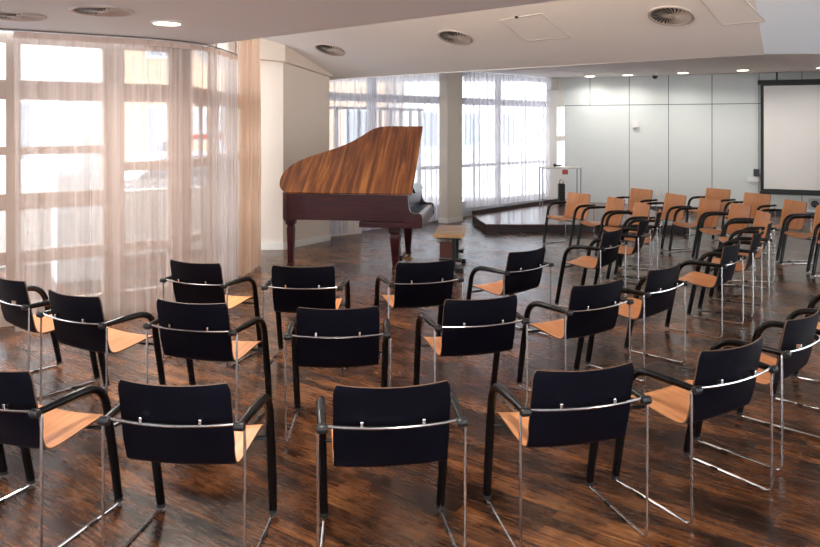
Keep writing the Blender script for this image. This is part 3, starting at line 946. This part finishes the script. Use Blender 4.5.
def make_chair():
    root = thing('armchair', '', 'chair')
    b = shell(0, SPLIT, 'backrest', root, 'top')
    b['label'] = 'bent plywood backrest, beech in front and black behind'
    s = shell(SPLIT, len(SEC)-1, 'seat', root, 'front')
    s['label'] = 'beech plywood seat'
    for sx in (-1, 1):
        # armrest: from the rear joint forward and over the bend
        pts = fillet([(sx*.284, -.272, .628), (sx*.288, -.08, .632), (sx*.288, .125, .626), (sx*.284, .165, .43)], [.06, .12], 8)
        k = len(pts)
        MB().tube(pts, [.015, .018]+[.0205]*(k-2), 10).build('armrest', M['blackleg'], root, smooth=True)
        lg = MB().tube([(sx*.284, .1645, .433), (sx*.280, .204, .24), (sx*.274, .243, .035)], [.0212, .0215, .020], 10).build('leg', M['blackleg'], root, smooth=True)
        MB().lathe([(.0205, 0), (.0205, .014), (.014, .02)], 12, (sx*.274, .243, .018)).build('leg_tip', M['rubber'], lg, smooth=True)
        # chrome rod: runner, rear upright, bend into the arm
        rod = fillet([(sx*.274, .246, .022), (sx*.275, .225, .0085), (sx*.298, -.245, .0085), (sx*.300, -.243, .628), (sx*.262, -.262, .634)], [.012, .035, .022], 6)
        sl_ = MB().tube(rod, .0066, 8).build('sled_rod', M['chrome'], root, smooth=True)
        MB().box((sx*.284, .07, .0065), (.022, .04, .013)).build('glide', M['rubber'], sl_, bevel=.003)
        MB().lathe([(.015, -.022), (.019, -.016), (.019, .016), (.015, .022)], 12, tf=Matrix.Translation((sx*.283, -.262, .628)) @ Matrix.Rotation(PI/2, 4, 'Y')).build('arm_joint', M['iron'], root, smooth=True)
    cb = [Vector((x, -.258-.018*(1-(x/.26)**2), .634-.010*(1-(x/.26)**2))) for x in [-.262+.0524*i for i in range(11)]]
    cb = MB().tube(cb, .0066, 8).build('crossbar', M['chrome'], root, smooth=True)
    for sx in (-1, 1):
        MB().box((sx*.125, -.262, .638), (.013, .03, .030)).build('clip', M['chrome'], cb, bevel=.003)
    MB().tube([(-.284, .172, .40), (-.2, .14, .402), (.2, .14, .402), (.284, .172, .40)], .009, 8).build('seat_rail', M['iron'], root, smooth=True)
    return root
G1, G2, G3 = 'armchairs in the near arc', 'armchairs in the middle arc', 'armchairs in the arc nearest the piano'
CH = [
 # near arc, left to right and round to the far right
 (-2.48, 3.73, -30, G1, 'armchair almost outside the lower left edge, only its front leg in view'),
 (-1.75, 3.39, -19.2, G1, 'black-backed armchair cut by the left edge at the bottom of the picture'),
 (-.94, 3.21, -5.7, G1, 'large near armchair second from the left at the bottom, black back square-on'),
 (-.10, 3.19, 6.8, G1, 'near armchair at the bottom centre of the picture, black back square-on'),
 (.70, 3.39, 13.7, G1, 'near armchair just right of the bottom centre, its seat showing on the left'),
 (1.42, 3.69, 30.4, G1, 'near armchair at lower right turned half left, showing its tan seat'),
 (2.03, 4.23, 41, G1, 'near armchair at the right edge behind the half-turned lower right chair'),
 (2.80, 4.94, 48, G1, 'armchair mostly cut by the right edge, arm and seat corner behind the lower right pair'),
 (5.175, 8.62, 95, G1, 'tan armchair almost wholly beyond the right edge, only its legs and arm in view'),
 (5.18, 9.40, 96, G1, 'tan armchair facing left, cut by the right edge below the screen'),
 (5.17, 10.18, 99, G1, 'tan armchair facing left under the lower left part of the screen'),
 (5.20, 11.25, 116, G1, 'tan armchair in front of the black corner of the screen border'),
 (4.96, 12.10, 119, G1, 'rearmost tan armchair left of the screen, close to the pale wall'),
 # middle arc
 (-2.618, 5.22, -38, G2, 'black-backed armchair cut by the left edge, right by the curtain'),
 (-1.99, 4.76, -26.9, G2, 'black-backed armchair before the left curtain, second in the middle row'),
 (-1.24, 4.57, -14.7, G2, 'middle-row armchair just beyond the second bottom-row chair from the left'),
 (-.43, 4.44, 3.7, G2, 'middle-row armchair at the centre, black back square-on, behind the bottom centre chair'),
 (.37, 4.67, 15.9, G2, 'middle-row armchair right of centre with its tan seat at the left'),
 (1.13, 5.07, 31.4, G2, 'middle-row armchair behind the near right-of-centre chair, turned half left'),
 (1.73, 5.59, 42.4, G2, 'middle-row armchair turned left with its back edge almost upright, right of centre'),
 (2.69, 6.65, 49.5, G2, 'armchair turned left showing a broad tan seat before the crowd on the right'),
 (3.24, 7.36, 57, G2, 'black-backed armchair just behind the broad-seated one on the right'),
 (3.70, 8.08, 65, G2, 'armchair seen edge-on in the right-hand crowd, second behind the broad seat'),
 (4.06, 8.88, 84, G2, 'tan armchair nearest the viewer in the right crowd, facing left'),
 (4.18, 9.70, 97, G2, 'tan armchair facing left in the middle of the right-hand crowd'),
 (4.08, 10.40, 104, G2, 'tan armchair third from the back of the middle row, right of the stage front'),
 (3.86, 11.12, 109, G2, 'tan armchair second from the back of the middle row, before the stage'),
 (3.66, 12.05, 119, G2, 'tan armchair at the far end of the middle row, close against the stage'),
 # arc nearest the piano
 (-1.57, 5.84, -21.4, G3, 'left-end armchair of the row nearest the piano, by the curtain'),
 (-.79, 5.69, -2.4, G3, 'navy-black armchair back below the tail of the piano'),
 (.05, 5.87, 17.4, G3, 'navy-black armchair back below the keyboard end of the piano'),
 (.84, 6.35, 40.2, G3, 'armchair turned left beside the piano bench, tan seat in profile'),
 (1.86, 7.50, 51, G3, 'armchair turned left alone with a tan seat, before the stage corner'),
 (2.42, 8.30, 60, G3, 'black-backed armchair behind the turned one below the stage'),
 (2.84, 9.08, 68, G3, 'armchair seen edge-on as a thin tan sliver among the right rows'),
 (2.92, 9.86, 97, G3, 'tan armchair facing left, third from the stage in the row nearest the piano'),
 (2.77, 10.54, 105, G3, 'tan armchair facing left, second from the stage in the row nearest the piano'),
 (2.44, 11.25, 123, G3, 'tan armchair standing first and leftmost in front of the stage edge'),
]
proto = None
for (x, y, a, g, lab) in CH:
    if proto is None: c = proto = make_chair()
    else: c = dup(proto)
    c.location = (x, y, 0); c.rotation_euler = (0, 0, math.radians(a))
    c['label'] = lab; c['group'] = g; c['category'] = 'chair'

# ------------------------------------------------------------------ outdoors
fd = Vector((FB[0]-FA[0], FB[1]-FA[1], 0)).normalized(); fn = Vector((-fd.y, fd.x, 0))
o = MB().box((-6, 14, -.12), (60, 60, .1)).build('terrace', M['terrace']); struct(o, 'pale paved terrace outside the windows')
def fo(s, d_): return Vector((FA[0], FA[1], 0))+fd*s+fn*d_
o = MB().seg(fo(-3, 3.3), fo(12, 3.3), -.07, .92, .25).build('parapet_wall', M['parapet'])
tag(o, 'low grey-beige parapet wall outside behind the left curtain', 'wall')
root = thing('terrace_railing', 'white railing on top of the parapet outside the left windows', 'railing', tuple(fo(0, 3.3)+Z*.92), math.atan2(fd.y, fd.x))
for z in (.12, .30): MB().box((4.5, 0, z), (15, .04, .045)).build('rail', M['rail_w'], root)
for i in range(11): MB().box((-2.9+1.48*i, 0, .16), (.04, .04, .32)).build('post', M['rail_w'], root)
# white pillar
pc = fo(fs(80)+.35, 1.9)
o = MB().box((0, 0, 1.8), (.62, .45, 3.7), math.atan2(fd.y, fd.x)).build('pillar', M['white_out']); o.location = (pc.x, pc.y, -.05)
tag(o, 'thick white pillar outside the left window door', 'pillar')
# vertical bars beyond
root = thing('bar_fence', 'dark upright bars beyond the parapet outside the left windows', 'fence', tuple(fo(5.0, 3.7)+Z*-.07), math.atan2(fd.y, fd.x))
for i in range(10): MB().tube([(-4+.32*i, 0, 0), (-4+.32*i, 0, 2.15)], .02, 6).build('bar', M['bars'], root)
MB().box((-2.5, 0, 2.15), (3.3, .04, .05)).build('top_rail', M['bars'], root)
# car in the street
cc = fo(fs(150)+2.0, 6.2)
root = thing('parked_car', 'silver car parked in the street outside the left windows', 'car', (cc.x, cc.y, -.07), math.atan2(fd.y, fd.x))
prof = [(-2.1, .25), (-2.1, .75), (-1.9, .88), (-1.0, .95), (-.45, 1.4), (.8, 1.42), (1.5, .98), (2.05, .88), (2.15, .5), (2.1, .25)]
vs = [(x, -.82, z) for x, z in prof]+[(x, .82, z) for x, z in prof]; k = len(prof)
MB().add(vs, [tuple(range(k)), tuple(range(k, 2*k))[::-1]]+[(i, (i+1) % k, k+(i+1) % k, k+i) for i in range(k)]).build('body', M['car'], root, bevel=.05)
gp = [(-.85, .97), (-.40, 1.34), (.74, 1.36), (1.3, 1.0)]
vs = [(x, -.84, z) for x, z in gp]+[(x, .84, z) for x, z in gp]; k = 4
MB().add(vs, [tuple(range(k)), tuple(range(k, 2*k))[::-1]]+[(i, (i+1) % k, k+(i+1) % k, k+i) for i in range(k)]).build('side_window', M['dark_out'], root)
for x in (-1.3, 1.35):
    for y in (-.78, .78):
        MB().lathe([(.31, -.1), (.31, .1)], 20, tf=Matrix.Translation((x, y, .31)) @ Matrix.Rotation(PI/2, 4, 'X')).build('wheel', M['tyre'], root)
# houses across the street
def house(name, label, c, w, d_, h, ang, m, rows, cols, z0=-.07):
    root = thing(name, label, 'building', (c.x, c.y, z0), ang, 'houses outside')
    MB().box((0, 0, h/2), (w, d_, h)).build('walls', m, root)
    for r in range(rows):
        for q in range(cols):
            x = -w/2+w*(q+.5)/cols; z = 1.1+2.9*r+.7
            f = MB().box((x, -d_/2, z), (w/cols*.45, .08, 1.5)).build('window', M['rail_w'], root)
            MB().box((x, -d_/2-.03, z), (w/cols*.38, .06, 1.32)).build('pane', M['dark_out'], f)
    MB().box((0, 0, h+.1), (w+.4, d_+.4, .2)).build('roof_edge', M['tan_out'], root)
fa_ = math.atan2(fd.y, fd.x)
house('house', 'white house across the street seen through the left curtain', fo(2.0, 15), 14, 6, 9, fa_, M['white_out'], 3, 4)
house('house', 'sandy house across the street seen through the second window door', fo(15.2, 17.8), 9, 6, 8.5, fa_, M['tan_out'], 3, 4)
sg = fo(fs(150)+3.2, 8.5)
root = thing('street_sign', 'white board with a red curved mark outside the second window door', 'sign', (sg.x, sg.y, -.07), fa_)
MB().box((0, 0, 1.95), (1.7, .06, .75)).build('board', M['white_out'], root)
for x in (-.7, .7): MB().tube([(x, .05, 0), (x, .05, 2.3)], .03, 8).build('post', M['bars'], root)
mb = MB()
arc = [Vector((-.55+.22*math.cos(a_), -.04, 1.97+.26*math.sin(a_))) for a_ in [(-75+15*i)*PI/180 for i in range(11)]]
mb.tube(arc, .03, 6); mb.build('mark', M['sign_r'], root)
MB().box((.1, -.04, 1.68), (1.2, .02, .09)).build('stripe', M['sign_r'], root)
# far window side
bd = Vector((1, 1, 0)).normalized(); bn = Vector((-1, 1, 0)).normalized()
def bo(s, d_): return Vector((BA[0], BA[1], 0))+bd*s+bn*d_
root = thing('bar_fence', 'grey upright bars outside the window behind the piano', 'fence', tuple(bo(0, 1.6)+Z*-.07), PI/4)
for i in range(19): MB().box((-1.2+.30*i, 0, 1.15), (.05, .05, 2.3)).build('bar', M['bars'], root)
for z in (.2, 2.28): MB().box((1.5, 0, z), (5.6, .05, .06)).build('rail', M['bars'], root)
house('house', 'white house outside the far curtains behind the stage', bo(18.5, 13), 13, 6, 9, PI/4, M['white_out'], 3, 5)
o = MB().seg(bo(-4, 5.0), bo(12, 5.0), -.07, 1.0, .25).build('garden_wall', M['white_out'])
tag(o, 'low white garden wall outside the far curtains', 'wall')

# ------------------------------------------------------------------ light
w = bpy.data.worlds.new('world'); S.world = w; w.use_nodes = True
nt = w.node_tree; bg = nt.nodes['Background']
bg.inputs['Color'].default_value = (.90, .95, 1.0, 1)
bg.inputs['Strength'].default_value = 6.0
S.cycles.use_denoising = True
S.cycles.max_bounces = 10
S.cycles.transparent_max_bounces = 24
S.cycles.sample_clamp_indirect = 6
cove(-6.2, -2.0, 60, 'warm strip lamp in the cove above the low ceiling edge, left part')
cove(-1.8, 2.4, 60, 'warm strip lamp in the cove above the low ceiling edge, right part')
